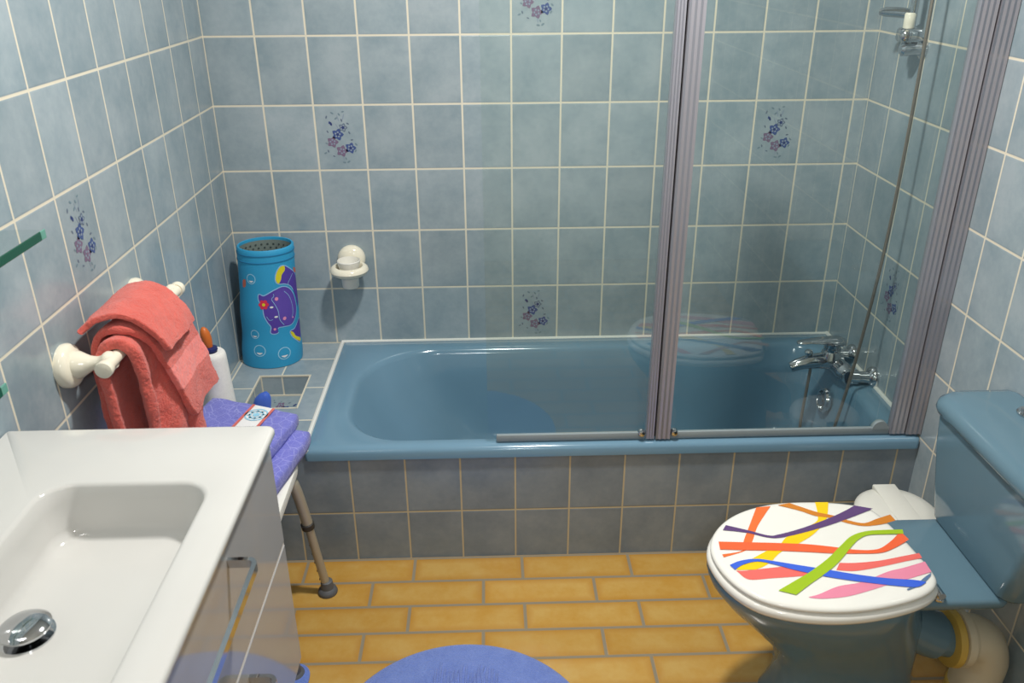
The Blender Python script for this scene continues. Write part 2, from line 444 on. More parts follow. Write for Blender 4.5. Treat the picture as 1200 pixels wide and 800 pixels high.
# shower hose
bm = bmesh.new()
hp = smooth_path([(1.862, MY, MZ - .016), (1.858, MY - .005, .32), (1.845, MY - .03, .20), (1.842, -.36, .11), (1.860, -.41, .075), (1.885, -.435, .13),
                  (1.905, -.452, .29), (1.935, -.445, .52), (1.962, -.435, .85), (1.968, -.43, 1.2), (1.965, -.425, 1.55), (1.958, -.41, 1.78), (1.945, -.385, 1.845)], 10)
tube(bm, hp, .0048, 10)
tag(link('shower_hose', bm, M['hose'], None), 'thin brown grey shower hose hanging taut in front of right wall', 'hose')

# shower rail on right wall
sr = thing('shower_rail', 'chrome shower rail with slider and lever high on right wall', 'shower rail', (XR, -.31, 1.39))
bm = bmesh.new(); tube(bm, [(1.985, -.30, 1.345), (1.985, -.30, 2.05)], .0105, 16); link('rail', bm, M['chrome'], sr)
for z in (1.362, 2.0):
    bm = bmesh.new(); lathe(bm, (XR, -.30, z), (-1, 0, 0), [(0, .026), (.008, .026), (.014, .018), (.06, .019), (.066, .012)], 20); link('wall_bracket', bm, M['chrome'], sr)
for (z, lv) in ((1.398, True), (1.86, False)):
    bm = bmesh.new(); box(bm, 1.955, 2.012, -.330, -.276, z - .018, z + .018, .010, 3); s_ = link('slider', bm, M['chrome'], sr)
    if lv:
        bm = bmesh.new(); lathe(bm, (1.978, -.300, z + .016), (0, 0, 1), [(0, .012), (.003, .0145), (.036, .0145), (.04, .012)], 20); c_ = link('clamp_collar', bm, M['porcelain'], s_); c_['label'] = 'cream collar'
        bm = bmesh.new(); tube(bm, [(1.985, -.29, z + .052), (1.965, -.262, z + .054), (1.940, -.232, z + .054), (1.928, -.222, z + .053)], [.014, .014, .013, .008], 14); link('lever', bm, M['chrome'], s_)
        bm = bmesh.new(); lathe(bm, (1.968, -.318, z), (-.6, -1, 0), [(0, .014), (.012, .015), (.022, .012), (.027, .003)], 16); link('clamp_knob', bm, M['chrome'], s_)
hs = thing('hand_shower', 'chrome hand shower hanging in the upper slider of the rail', 'hand shower', (1.945, -.36, 1.85))
bm = bmesh.new(); tube(bm, smooth_path([(1.945, -.385, 1.845), (1.935, -.365, 1.93), (1.905, -.36, 2.03)], 5), [.011] * 6 + [.015] * 5, 14); link('handle', bm, M['chrome'], hs)
bm = bmesh.new(); lathe(bm, (1.902, -.36, 2.04), (-.75, 0, -.66), [(-.018, .012), (-.01, .03), (.012, .04), (.018, .036)], 24); link('spray_head', bm, M['chrome'], hs)

# ================================================================ BATH SCREEN
bs = thing('bath_screen', 'two panel clear glass bath screen with polished metal hinge profiles', 'bath screen', (1.43, -.68, .379))
GY = -.683; ZG0, ZG1 = .398, 1.80
def pane(xa, xb, rl):
    bm = bmesh.new()
    out = []
    n = 8
    for (cx, cz, a0, r) in ((xb - .002, ZG1 - .002, 0, .002), (xa + rl, ZG1 - rl, 90, rl), (xa + rl, ZG0 + rl, 180, rl), (xb - .002, ZG0 + .002, 270, .002)):
        for k in range(n + 1):
            a = math.radians(a0 + 90 * k / n); out.append((cx + r * math.cos(a), cz + r * math.sin(a)))
    loft(bm, [[Vector((x, GY + d, z)) for x, z in out] for d in (-.003, .003)])
    return link('glass_pane', bm, M['glass'], bs, False)
p1 = pane(.829, 1.270, .02); p1['label'] = 'free swinging glass pane'
p2 = pane(1.326, 1.952, .003); p2['label'] = 'glass pane next to the right wall'
def profile(name, xa, xb, ya, yb, lab=None, mats=M['satin']):
    bm = bmesh.new(); nseg = 6
    # fluted upright: several ribs across its face
    pts = [(xa, yb)]
    w = (xb - xa)
    for k in range(nseg + 1):
        pts.append((xa + w * k / nseg, ya + (.0022 if k % 2 else 0)))
    pts.append((xb, yb))
    loft(bm, [[Vector((x, y, z)) for x, y in pts] for z in (.386, ZG1 + .01)])
    return link(name, bm, mats, bs, True, 20)
profile('hinge_profile', 1.264, 1.286, GY - .012, GY + .010)
profile('hinge_profile', 1.291, 1.330, GY - .014, GY + .012)
bm = bmesh.new(); tube(bm, [(1.2885, GY + .004, .388), (1.2885, GY + .004, ZG1)], .0045, 10); link('hinge_gasket', bm, M['darkrubber'], bs)
profile('wall_profile', 1.945, 1.985, GY - .012, GY + .010)
profile('wall_profile', 1.989, 2.030, GY - .016, GY + .014)
bm = bmesh.new(); tube(bm, [(1.987, GY - .004, .388), (1.987, GY - .004, ZG1)], .0035, 8); link('profile_gasket', bm, M['darkrubber'], bs)
for (a, b) in ((.852, 1.262), (1.332, 1.945)):
    bm = bmesh.new(); box(bm, a, b, GY - .006, GY + .006, .383, .404, .003, 2); link('bottom_seal', bm, M['seal'], bs)
for x in (1.252, 1.342):
    bm = bmesh.new(); lathe(bm, (x, GY + .004, .404), (0, -1, 0), [(0, .004), (.004, .010), (.014, .0105), (.019, .008), (.021, .002)], 18)
    link('hinge_knob', bm, M['chrome'], bs)
bm = bmesh.new()
loft(bm, [[Vector((1.918 + .022 * math.cos(PI * k / 14), GY + d, .400 + .024 * math.sin(PI * k / 14))) for k in range(15)] for d in (-.0075, .0075)])
link('corner_bracket', bm, M['seal'], bs)

# ================================================================ VANITY
vu = thing('vanity_cabinet', 'wall hung glossy grey vanity cabinet with chrome drawer handles under the sink', 'cabinet', (.23, -1.8, .33))
VY0, VY1, VX = -2.2, -1.402, .452
bm = bmesh.new(); box(bm, 0, VX - .019, VY0, VY1, .332, .764, .002); box(bm, 0, VX - .019, VY1 - .016, VY1, .764, .846); box(bm, 0, VX - .019, VY0, VY0 + .016, .764, .846); link('carcass', bm, M['cabinet'], vu, False)
for (za, zb) in ((.6205, .845), (.333, .6135)):
    bm = bmesh.new(); box(bm, VX - .018, VX, VY0, VY1 + .0, za, zb, .0015, 2); dr = link('drawer', bm, M['cabinet'], vu, False)
    hz = zb - .042
    bm = bmesh.new()
    ya, yb_ = -1.682, -2.02; xo = .494
    pts = smooth_path([(VX, ya, hz), (xo - .012, ya, hz)], 2) + [Vector((xo - .012 + .012 * math.sin(a), ya - .012 + .012 * math.cos(a), hz)) for a in (.4, .8, 1.2, 1.57)] + \
          [Vector((xo, yb_ + .012, hz))] + [Vector((xo - .012 + .012 * math.cos(a), yb_ + .012 - .012 * math.sin(a), hz)) for a in (.4, .8, 1.2, 1.57)] + [Vector((VX, yb_, hz))]
    # flat bar handle: rectangle section swept in the xy plane
    loops = []
    for i, p in enumerate(pts):
        d = (pts[min(i + 1, len(pts) - 1)] - pts[max(i - 1, 0)]).normalized(); nrm = Vector((-d.y, d.x, 0))
        loops.append([p + nrm * .0035 + Vector((0, 0, -.007)), p + nrm * .0035 + Vector((0, 0, .007)), p - nrm * .0035 + Vector((0, 0, .007)), p - nrm * .0035 + Vector((0, 0, -.007))])
    loft(bm, loops); h = link('handle', bm, M['chrome'], dr, True, 30); h['label'] = 'chrome bow handle'
bm = bmesh.new(); box(bm, .01, VX - .0012, VY0 + .005, VY1 - .001, .6137, .6203); link('drawer_gap', bm, M['cabedge'], vu, False)

sk = thing('washbasin', 'white ceramic washbasin slab with rectangular bowl on the grey vanity', 'sink', (.23, -1.8, .846))
bm = bmesh.new()
ST = .8626; a0, a1, b0, b1 = .002, .463, -2.215, -1.388
sx0, sx1, sy0, sy1 = .145, .405, -2.10, -1.556
def lp(d, z, r): return rrect(a0 + d * .2, a1 - d, b0 + d, b1 - d, [r, .004, .004, r], z, 8)
def bp(d, z, r): return rrect(sx0 + d * 1.0, sx1 - d, sy0 + d, sy1 - d, r, z, 8)
loops = [lp(.004, .846, .012), lp(.0, .850, .014), lp(.0, .857, .014), lp(.002, .861, .014), lp(.006, ST, .013),
         bp(-.004, ST, .052), bp(.001, ST - .0015, .05), bp(.004, ST - .006, .048), bp(.008, ST - .03, .046), bp(.012, ST - .070, .044), bp(.018, ST - .082, .04), bp(.032, ST - .0885, .034), bp(.08, ST - .092, .02)]
loft(bm, loops, False, True)
link('basin_slab', bm, M['sinkwhite'], sk, True, 50)
bm = bmesh.new(); lathe(bm, (.205, -1.785, ST - .092), (0, 0, 1), [(0, .036), (.003, .036), (.004, .026), (.006, .020), (.012, .020), (.013, .033), (.017, .034), (.022, .028), (.025, .015), (.026, .002)], 32)
dp = link('pop_up_plug', bm, M['chrome'], sk); dp['label'] = 'domed chrome plug'

# glass shelves on left wall
def shelf(y_end, z, lab):
    t = thing('glass_shelf', lab, 'shelf', (0, y_end - .3, z))
    bm = bmesh.new(); box(bm, .001, .098, y_end - .62, y_end, z - .005, z + .005, .001); link('glass_plate', bm, M['shelfglass'], t, False)
    bm = bmesh.new(); box(bm, .098, .101, y_end - .60, y_end - .016, z - .009, z + .006, .001, 2); link('front_edge', bm, M['greenedge'], t, False)
    bm = bmesh.new(); box(bm, .098, .101, y_end - .016, y_end, z - .009, z + .006, .001, 2); link('edge_corner', bm, M['greenlight'], t, False)
    for y in (y_end - .5, y_end - .22):
        bm = bmesh.new(); lathe(bm, (0, y, z - .004), (1, 0, 0), [(0, .012), (.018, .012), (.022, .008)], 14); link('shelf_clip', bm, M['chrome'], t)
shelf(-1.297, 1.189, 'upper clear glass shelf with green edge on the left wall')
shelf(-1.511, 1.012, 'lower clear glass shelf with green edge just above the sink')

# ================================================================ TOWEL BAR + CORAL TOWELS
tb = thing('towel_bar', 'cream porcelain towel bar with round rosettes on the left wall', 'towel bar', (0, -.98, .885))
BX, BZ = .098, .886
bm = bmesh.new(); tube(bm, [(BX, -1.205, BZ), (BX, -.785, BZ)], .0125, 20); link('bar', bm, M['porcelain'], tb)
for y in (-1.165, -.800):
    bm = bmesh.new()
    lathe(bm, (0, y, BZ - .012), (1, 0, .1), [(0, .044), (.012, .045), (.020, .041), (.024, .034), (.026, .028), (.034, .027), (.044, .021), (.056, .015), (.070, .0125), (.078, .014), (.083, .018), (.090, .021), (.098, .019), (.104, .014)], 30)
    link('rosette', bm, M['porcelain'], tb)
for y in (-1.212, -.778):
    bm = bmesh.new(); lathe(bm, (BX, y + (.016 if y < -1 else -.016), BZ), (0, -1 if y < -1 else 1, 0), [(0, .016), (.010, .0175), (.017, .0165), (.019, .012), (.0195, .002)], 24); link('end_cap', bm, M['porcelain'], tb)

def interp(tab, t):
    for (a, va), (b, vb) in zip(tab[:-1], tab[1:]):
        if t <= b:
            k = (t - a) / (b - a) if b > a else 0
            return tuple(p + (q - p) * k for p, q in zip(va, vb))
    return tab[-1][1]
def drape(name, prof, ynear, yfar, thick, mats, label, seed, amp=.004, band=None, ny=26, folds=5):
    """sheet over the bar: prof = list of (x,z); ynear/yfar = functions of s in 0..1"""
    bm = bmesh.new(); path = smooth_path([(x, 0, z) for x, z in prof], 7); n = len(path); rows = []
    rs = random.Random(seed); ph = [rs.random() * 6 for _ in range(4)]
    for i, p in enumerate(path):
        s = i / (n - 1); ya, yb_ = ynear(s), yfar(s); row = []
        for j in range(ny + 1):
            t = j / ny; y = ya + (yb_ - ya) * t
            down = max(0, min(1, (BZ + .03 - p.z) / .2))
            w = amp * down * (math.sin(folds * 2 * PI * t + ph[0] + s * 2) + .5 * math.sin(11 * t + ph[1] + 5 * s)) + amp * .35 * math.sin(9 * t + 7 * s + ph[2])
            sg = 1 if p.x > BX else -.25
            row.append(bm.verts.new((p.x + w * sg, y, p.z + amp * .4 * math.sin(5 * t + ph[3] + 3 * s))))
        rows.append(row)
    for a in range(n - 1):
        for j in range(ny):
            f = bm.faces.new((rows[a][j], rows[a][j + 1], rows[a + 1][j + 1], rows[a + 1][j]))
            zc = (path[a].z + path[a + 1].z) / 2
            if band and path[a].x > BX and band[0] < zc < band[1]: f.material_index = 1
    o = link(name, bm, mats, None, True, 180)
    so = o.modifiers.new('thickness', 'SOLIDIFY'); so.thickness = thick; so.offset = 0
    sb = o.modifiers.new('soft', 'SUBSURF'); sb.levels = 1; sb.render_levels = 2
    for (nm, sz, stg) in (('crease', .06, .009), ('pile', .006, .0022)):
        tx = bpy.data.textures.get('towel_' + nm) or bpy.data.textures.new('towel_' + nm, 'CLOUDS'); tx.noise_scale = sz
        if nm == 'pile':
            s2 = o.modifiers.new('fine', 'SUBSURF'); s2.levels = 1; s2.render_levels = 2
        dm = o.modifiers.new(nm, 'DISPLACE'); dm.texture = tx; dm.strength = stg; dm.mid_level = .5; dm.texture_coords = 'OBJECT'; dm.texture_coords_object = None
        dm.texture_coords = 'LOCAL'
    return o
CO = [M['coral'], M['coralband']]
o = drape('towel', [(.084, .60), (.072, .78), (.068, .865), (.078, .900), (.098, .911), (.120, .900), (.134, .866), (.140, .78), (.142, .68), (.140, .56)],
          lambda s: -1.165 + .03 * s, lambda s: -.935, .022, CO, '', 1, .011, None, 26, 2)
tag(o, 'coral terry towel hanging lowest and closest over the porcelain bar', 'towel', 'coral towels on the towel bar')
o = drape('towel', [(.040, .70), (.041, .82), (.046, .885), (.062, .918), (.098, .931), (.128, .920), (.150, .888), (.164, .83), (.174, .775), (.182, .715), (.184, .69)],
          lambda s: -1.128 + .085 * max(0, s - .45) / .55, lambda s: -.930 + .055 * max(0, s - .4) / .6, .016, CO, '', 2, .003, (.765, .825), 26, 1)
tag(o, 'coral terry towel with smooth woven band, folded over the lower towel', 'towel', 'coral towels on the towel bar')
o = drape('towel', [(.034, .936), (.044, .945), (.066, .958), (.100, .963), (.132, .950), (.158, .922), (.176, .890), (.182, .872)],
          lambda s: -1.150 + .05 * s, lambda s: -.945 + .005 * s, .015, CO, '', 3, .002, None, 26, 1)
tag(o, 'small folded coral terry towel lying on top of the towel bar pile', 'towel', 'coral towels on the towel bar')

# ================================================================ WALL TOOTHBRUSH / CUP HOLDER
ch = thing('cup_holder', 'cream porcelain ring cup holder on the back wall beside the blue hamper', 'cup holder', (.383, 0, .66))
bm = bmesh.new(); lathe(bm, (.383, 0, .685), (0, -1, 0), [(0, .045), (.014, .046), (.022, .042), (.028, .034), (.034, .02)], 30); link('wall_rosette', bm, M['porcelain'], ch)
bm = bmesh.new()
lathe(bm, (.383, -.072, .655), (0, 0, 1), [(-.004, .036), (-.003, .048), (.004, .058), (.013, .0625), (.022, .060), (.028, .052), (.028, .045), (.023, .0405), (.012, .038), (.004, .036), (.002, .02), (.0015, .002)], 36); link('ring', bm, M['porcelain'], ch)
bm = bmesh.new()
lathe(bm, (.383, -.070, .608), (0, 0, 1), [(0, .0245), (.004, .027), (.05, .029), (.058, .031), (.092, .038), (.094, .036), (.060, .0285), (.008, .0235)], 30); link('cup_liner', bm, M['stoolwhite'], ch)

# ================================================================ BLUE HAMPER with hippo print
hm = thing('toy_hamper', 'bright blue round fabric hamper with hippo print standing on tiled ledge', 'hamper', (.106, -.106, ZT))
HB = Vector((.107, -.108, ZT + .002)); HT = Vector((.131, -.106, ZT + .398)); H = HT.z - HB.z
def hr(t): return .098 + (.0885 - .098) * min(1, t * 1.25) + .0022 * math.sin(t * 17) * (1 - t)
def hc(t): return HB + (HT - HB) * t
def hpnt(a, t, lift=0): c = hc(t); r = hr(t) + lift; return Vector((c.x + r * math.cos(a), c.y + .86 * r * math.sin(a), c.z))
def on_hamper(u, v):
    d = ray(u, v); lo = 2.0; s = lo
    prev = None
    for i in range(700):
        s = 2.2 + i * .0016; p = CAM + d * s; t = (p.z - HB.z) / H
        if 0 <= t <= 1:
            c = hc(t)
            if math.hypot(p.x - c.x, (p.y - c.y) / .86) < hr(t):
                return (math.atan2((p.y - c.y) / .86, p.x - c.x), t)
    return None
bm = bmesh.new(); NS = 64
loops = [[hpnt(2 * PI * k / NS, t) for k in range(NS)] for t in [i / 30 for i in range(31)]]
top = []
for t, dr in ((1.008, -.003), (1.006, -.007), (.985, -.008), (.8, -.008), (.4, -.01), (.03, -.012)):
    top.append([hc(t) + Vector((math.cos(2 * PI * k / NS), math.sin(2 * PI * k / NS) * .86, 0)) * (hr(min(t, 1)) + dr) for k in range(NS)])
loft(bm, loops + top[:3], True, False, 0)
loft(bm, top[2:], False, True, 1)
bmesh.ops.remove_doubles(bm, verts=bm.verts, dist=1e-5)
HM = ['hamper', 'lining', 'hippo', 'outline', 'bubble', 'yellow', 'pink', 'red', 'white', 'hippolight', 'hamperdark', 'coralspot']
HI = {k: i for i, k in enumerate(HM)}
body = bm
# the print is stitched onto the same fabric: patches a fraction of a millimetre proud
def inside(p, poly):
    c = False; n = len(poly)
    for i in range(n):
        a, b = poly[i], poly[(i + 1) % n]
        if (a[1] > p[1]) != (b[1] > p[1]) and p[0] < (b[0] - a[0]) * (p[1] - a[1]) / (b[1] - a[1]) + a[0]: c = not c
    return c
def patch(pxs, mname, lift, smooth=True, grow=0):
    """pxs: outline in (angle*radius, height) metres"""
    P = [Vector((a, b, 0)) for a, b in pxs]
    if smooth: P = smooth_loop(P, 4)
    if grow:
        c = sum(P, Vector()) / len(P); n = len(P)
        Q = []
        for i in range(n):
            e = P[(i + 1) % n] - P[i - 1]; nr = Vector((e.y, -e.x, 0))
            if nr.length > 0: nr.normalize()
            if nr.dot(P[i] - c) < 0: nr = -nr
            Q.append(P[i] + nr * grow)
        P = Q
    tb_ = bmesh.new(); vs = [tb_.verts.new(p) for p in P]
    es = [tb_.edges.new((vs[i], vs[(i + 1) % len(vs)])) for i in range(len(vs))]
    bmesh.ops.triangle_fill(tb_, edges=es, use_beauty=True)
    for _ in range(4):
        lg = [e for e in tb_.edges if e.calc_length() > .012]
        if not lg: break
        bmesh.ops.subdivide_edges(tb_, edges=lg, cuts=1); bmesh.ops.triangulate(tb_, faces=tb_.faces)
    mp = {}
    for v in tb_.verts:
        t = v.co.y / H; mp[v] = body.verts.new(hpnt(v.co.x / .095, t, lift))
    for f in tb_.faces:
        q = [mp[v] for v in f.verts]
        g_ = body.faces.new(q); g_.normal_update()
        c = hc(.5); m = g_.calc_center_median()
        if g_.normal.dot(Vector((m.x - c.x, m.y - c.y, 0))) < 0: g_.normal_flip()
        g_.material_index = HI[mname]; g_.tag = True
    tb_.free()
def hx(pts):
    out = []; last = None
    for (u, v) in pts:
        r = on_hamper(u, v)
        if r is None:
            k = 0
            while r is None and k < 30: k += 1; r = on_hamper(u - k * .7, v)
        out.append((r[0] * .095, r[1] * H))
    return out
def hz_(x, y): return (280 + x * 90 / 514, 290 + y * 140 / 800)      # zoomed crop -> pixel
def zp(pts): return hx([hz_(*p) for p in pts])
def ring(c, r, wdt, m, lift):
    o = [(c[0] + r * math.cos(2 * PI * k / 20), c[1] + r * math.sin(2 * PI * k / 20)) for k in range(20)]
    n = 20
    for k in range(n):
        a0, a1 = 2 * PI * k / n, 2 * PI * (k + 1) / n
        q = [(c[0] + rr * math.cos(a), c[1] + rr * math.sin(a)) for rr, a in ((r, a0), (r, a1), (r - wdt, a1), (r - wdt, a0))]
        vs = [body.verts.new(hpnt(x / .095, y / H, lift)) for x, y in q]
        f = body.faces.new(vs); f.normal_update(); cc = hc(.5); mm = f.calc_center_median()
        if f.normal.dot(Vector((mm.x - cc.x, mm.y - cc.y, 0))) < 0: f.normal_flip()
        f.material_index = HI[m]; f.tag = True
def spot(c, r, m, lift): patch([(c[0] + r * math.cos(2 * PI * k / 12), c[1] + r * math.sin(2 * PI * k / 12)) for k in range(12)], m, lift, False)
leg1 = zp([(300, 122), (335, 140), (372, 175), (385, 230), (388, 300), (392, 390), (378, 330), (352, 262), (310, 240), (262, 240), (245, 215), (250, 170), (272, 130)])
head = zp([(135, 315), (165, 325), (205, 305), (240, 285), (290, 262), (335, 275), (365, 320), (380, 390), (375, 460), (350, 510), (300, 525), (262, 535), (262, 565), (240, 575), (215, 568), (218, 530), (195, 500), (172, 455), (160, 400), (135, 350)])
leg2 = zp([(400, 470), (408, 540), (408, 622), (385, 615), (355, 590), (343, 560), (372, 540)])
for P_ in (leg1, head, leg2):
    patch(P_, 'outline', .0006, True, .0032)
    patch(P_, 'hippo', .0010)
patch(zp([(300, 122), (304, 150), (285, 180), (278, 215), (262, 240), (245, 215), (250, 170), (272, 130)]), 'yellow', .0014)
patch(zp([(343, 560), (362, 566), (380, 590), (406, 600), (408, 622), (385, 615), (355, 590)]), 'yellow', .0014)
sn = zp([(232, 310), (252, 330), (222, 352), (240, 380), (262, 425), (272, 470), (290, 500), (318, 515), (350, 505), (372, 455), (376, 390), (360, 325), (330, 280), (290, 268), (255, 285)])
patch(sn, 'hippolight', .0013)
def stroke(pts, wd, m, lift):
    P = smooth_path([Vector((a, b, 0)) for a, b in zp(pts)], 5)
    for a, b in zip(P[:-1], P[1:]):
        d = (b - a); nr = Vector((-d.y, d.x, 0)).normalized() * wd / 2
        vs = [body.verts.new(hpnt(q.x / .095, q.y / H, lift)) for q in (a + nr, a - nr, b - nr, b + nr)]
        f = body.faces.new(vs); f.normal_update(); cc = hc(.5); mm = f.calc_center_median()
        if f.normal.dot(Vector((mm.x - cc.x, mm.y - cc.y, 0))) < 0: f.normal_flip()
        f.material_index = HI[m]; f.tag = True
stroke([(228, 308), (232, 325), (218, 345), (238, 378), (262, 425), (272, 480), (300, 515)], .0018, 'outline', .0017)
stroke([(298, 290), (330, 320), (350, 370), (358, 420), (352, 465)], .0018, 'outline', .0017)
stroke([(355, 170), (340, 205), (325, 240), (345, 262)], .002, 'outline', .0017)
stroke([(185, 460), (205, 485), (228, 480)], .0016, 'outline', .0017)
for (x, y) in ((250, 342), (303, 472)): spot(zp([(x, y)])[0], .0062, 'pink', .0018)
for (x, y) in ((218, 398), (248, 462)): patch([(zp([(x, y)])[0][0] + .006 * math.cos(k * PI / 6), zp([(x, y)])[0][1] + .0032 * math.sin(k * PI / 6)) for k in range(12)], 'white', .0018, False)
spot(zp([(358, 465)])[0], .003, 'pink', .0017); spot(zp([(240, 545)])[0], .0045, 'pink', .0017)
fc = zp([(166, 382)])[0]
for k in range(6):
    spot((fc[0] + .0105 * math.cos(k * PI / 3), fc[1] + .0105 * math.sin(k * PI / 3)), .0064, 'red', .0016)
spot(fc, .0052, 'yellow', .0021)
for (x, y, r) in ((82, 210, .0115), (108, 580, .0105), (140, 690, .0135), (304, 706, .0145)):
    c = zp([(x, y)])[0]; ring(c, r * 1.5, .0030, 'bubble', .0008)
    patch([(c[0] - r * .75, c[1] - r * .55), (c[0], c[1] - r * .5), (c[0] + r * .75, c[1] - r * .55), (c[0], c[1] - r * 1.0)], 'white', .0008)
patch(zp([(28, 218), (46, 214), (46, 258), (30, 262)]), 'coralspot', .0008)
patch(zp([(362, 130), (376, 140), (376, 165), (366, 160)]), 'coralspot', .0008)
o = link('fabric_body', bm, [M[k] for k in HM], hm, True, 50)
for t in (.905, .962):
    bm = bmesh.new()
    loft(bm, [[hpnt(2 * PI * k / NS, t + d, l) for k in range(NS)] for d, l in ((-.006, .0), (-.004, .0018), (.004, .0018), (.006, 0))], False, False)
    link('seam_band', bm, M['hamperdark'], hm)
bm = bmesh.new()
for i in range(5):
    for k in range(26):
        a = 2 * PI * (k + .5 * (i % 2)) / 26; t = .95 - i * .03; r = hr(t) - .0095
        c = hc(t) + Vector((math.cos(a), .86 * math.sin(a), 0)) * r
        lathe(bm, c, (-math.cos(a), -math.sin(a), 0), [(0, .0035), (.0006, .003)], 6)
link('lining_dots', bm, M['liningdot'], hm)

# ================================================================ KITCHEN ROLL, BRUSH
kr = thing('kitchen_roll', 'white paper towel roll with orange knob standing on the tiled ledge', 'paper towel', (.091, -.615, ZT))
bm = bmesh.new(); cx, cy = .088, -.612
lathe(bm, (cx, cy, ZT), (0, 0, 1), [(0, .045)] + [(.004 + .010 * i, .0465 - .0092 * i / 26) for i in range(26)] + [(.262, .0355), (.266, .032), (.266, .017), (.20, .0165)], 36, 0, True, False)
link('paper_roll', bm, M['paper'], kr)
bm = bmesh.new(); lathe(bm, (cx, cy, ZT + .15), (0, 0, 1), [(0, .0155), (.118, .0155), (.122, .019), (.128, .018), (.131, .009)], 22); link('core_post', bm, M['navy'], kr)
bm = bmesh.new(); lathe(bm, (cx - .001, cy, ZT + .272), (-.14, 0, 1), [(0, .007), (.008, .0095), (.022, .0125), (.036, .0135), (.05, .0125), (.060, .009), (.066, .004), (.067, .0005)], 22); link('wooden_knob', bm, M['orange'], kr)
sb = thing('scrub_brush', 'blue plastic brush end sticking up between folded towel and niche', 'brush', (.17, -.50, ZT))
bm = bmesh.new()
L = []
for (z, sx, sy, ox) in ((0, .020, .012, 0), (.02, .024, .014, 0), (.045, .026, .015, .002), (.060, .023, .014, .006), (.072, .015, .011, .011), (.078, .006, .006, .015)):
    L.append([Vector((.168 + ox + sx * math.cos(2 * PI * k / 20), -.50 + sy * math.sin(2 * PI * k / 20), ZT + .001 + z)) for k in range(20)])
loft(bm, L); link('brush_back', bm, M['brush'], sb)
bm = bmesh.new(); box(bm, .150, .186, -.524, -.511, ZT + .001, ZT + .030, .003); link('bristles', bm, M['navy'], sb)

# ================================================================ SHOWER STOOL
st = thing('shower_stool', 'white shower stool with grey tube legs between vanity and bath', 'stool', (.19, -.96, 0))
bm = bmesh.new(); SZ = .448
sx0_, sx1_, sy0_, sy1_ = .02, .352, -1.20, -.80
loft(bm, [rrect(sx0_ + d, sx1_ - d, sy0_ + d, sy1_ - d, .09, z, 8) for d, z in ((.012, SZ - .034), (.002, SZ - .028), (0, SZ - .015), (.002, SZ - .004), (.008, SZ), (.02, SZ + .0005), (.05, SZ - .004))])
link('seat', bm, M['stoolwhite'], st)
def stool_leg(fx, fy, tx, ty):
    bm = bmesh.new()
    up = smooth_path([(fx, fy, .012), (fx + (tx - fx) * .62, fy + (ty - fy) * .55, .235)], 3)
    up2 = smooth_path([(fx + (tx - fx) * .62, fy + (ty - fy) * .55, .235), (tx, ty, .352), (tx - (.014 if tx > .19 else -.014), ty, .385), (tx - (.05 if tx > .19 else -.05), ty, .405)], 6)
    tube(bm, up, .0115, 16); tube(bm, up2, .0142, 16)
    lg = link('leg', bm, M['alu'], st)
    bm = bmesh.new(); p = Vector((fx + (tx - fx) * .62, fy + (ty - fy) * .55, .235)); lathe(bm, p - Vector((0, 0, .008)), (tx - fx, ty - fy, .37), [(0, .0165), (.002, .0175), (.016, .0175), (.018, .0155)], 18); link('locking_ring', bm, M['darkrubber'], lg)
    bm = bmesh.new(); lathe(bm, (fx, fy, 0), (0, 0, 1), [(0, .026), (.004, .0275), (.012, .025), (.018, .018), (.040, .016), (.042, .012)], 22); link('rubber_foot', bm, M['rubber'], lg)
    if fy > -1 and fx > .19:
        for k in range(5):
            z = .05 + .03 * k; q = Vector((fx + (tx - fx) * .62 * z / .235, fy + (ty - fy) * .55 * z / .235, z)); bm = bmesh.new()
            lathe(bm, q + Vector((-.0108, -.0015, 0)), (-1, 0, 0), [(0, .0032), (.001, .003)], 8); link('height_hole', bm, M['dark'], lg)
for (fx, fy, tx, ty) in ((.377, -.838, .333, -.855), (.346, -1.135, .322, -1.10), (.035, -.80, .06, -.835), (.035, -1.14, .06, -1.10)): stool_leg(fx, fy, tx, ty)

# folded lavender towel on the stool
ft = thing('folded_towel', 'lavender blue folded towel with leaf pattern and white band on the stool', 'towel', (.2, -.85, SZ))
def slab(c4, z0, z1, tilt=0, n=12):
    """rounded soft slab from four corners (far left, far right, near right, near left) with z per corner offset"""
    P = [Vector(c) for c in c4]; bm = bmesh.new()
    def pt(u, v): return P[0] * (1 - u) * (1 - v) + P[1] * u * (1 - v) + P[2] * u * v + P[3] * (1 - u) * v
    loops = []
    cc = sum(P, Vector()) / 4
    outl = []
    for k in range(n): outl.append((k / n, 0))
    for k in range(n): outl.append((1, k / n))
    for k in range(n): outl.append((1 - k / n, 1))
    for k in range(n): outl.append((0, 1 - k / n))
    outl = [((.5 + (u - .5) * (1 - .03 * ((abs(2 * v - 1)) ** 6))), (.5 + (v - .5) * (1 - .03 * (abs(2 * u - 1)) ** 6))) for u, v in outl]
    h = z1 - z0
    for s, f in ((.93, 0), (.985, .10), (1, .32), (1, .68), (.985, .9), (.94, .99), (.8, 1.0), (.4, 1.01)):
        loops.append([Vector(((cc.x + (pt(u, v).x - cc.x) * s), (cc.y + (pt(u, v).y - cc.y) * s), pt(u, v).z + z0 + h * f + .0015 * math.sin(23 * u + 5 * f) + .0015 * math.cos(17 * v))) for u, v in outl])
    loft(bm, loops); return bm, pt
A = [(.075, -.700, .0), (.377, -.790, .002), (.325, -1.065, .0), (.03, -1.03, 0)]
bmL, _ = slab(A, SZ + .002, SZ + .042)
lo_ = link('lower_fold', bmL, M['lav'], ft, True, 70)
B = [(.085, -.652, .0), (.343, -.760, 0), (.292, -.985, 0), (.02, -.95, 0)]
bmU, ptU = slab(B, SZ + .043, SZ + .078)
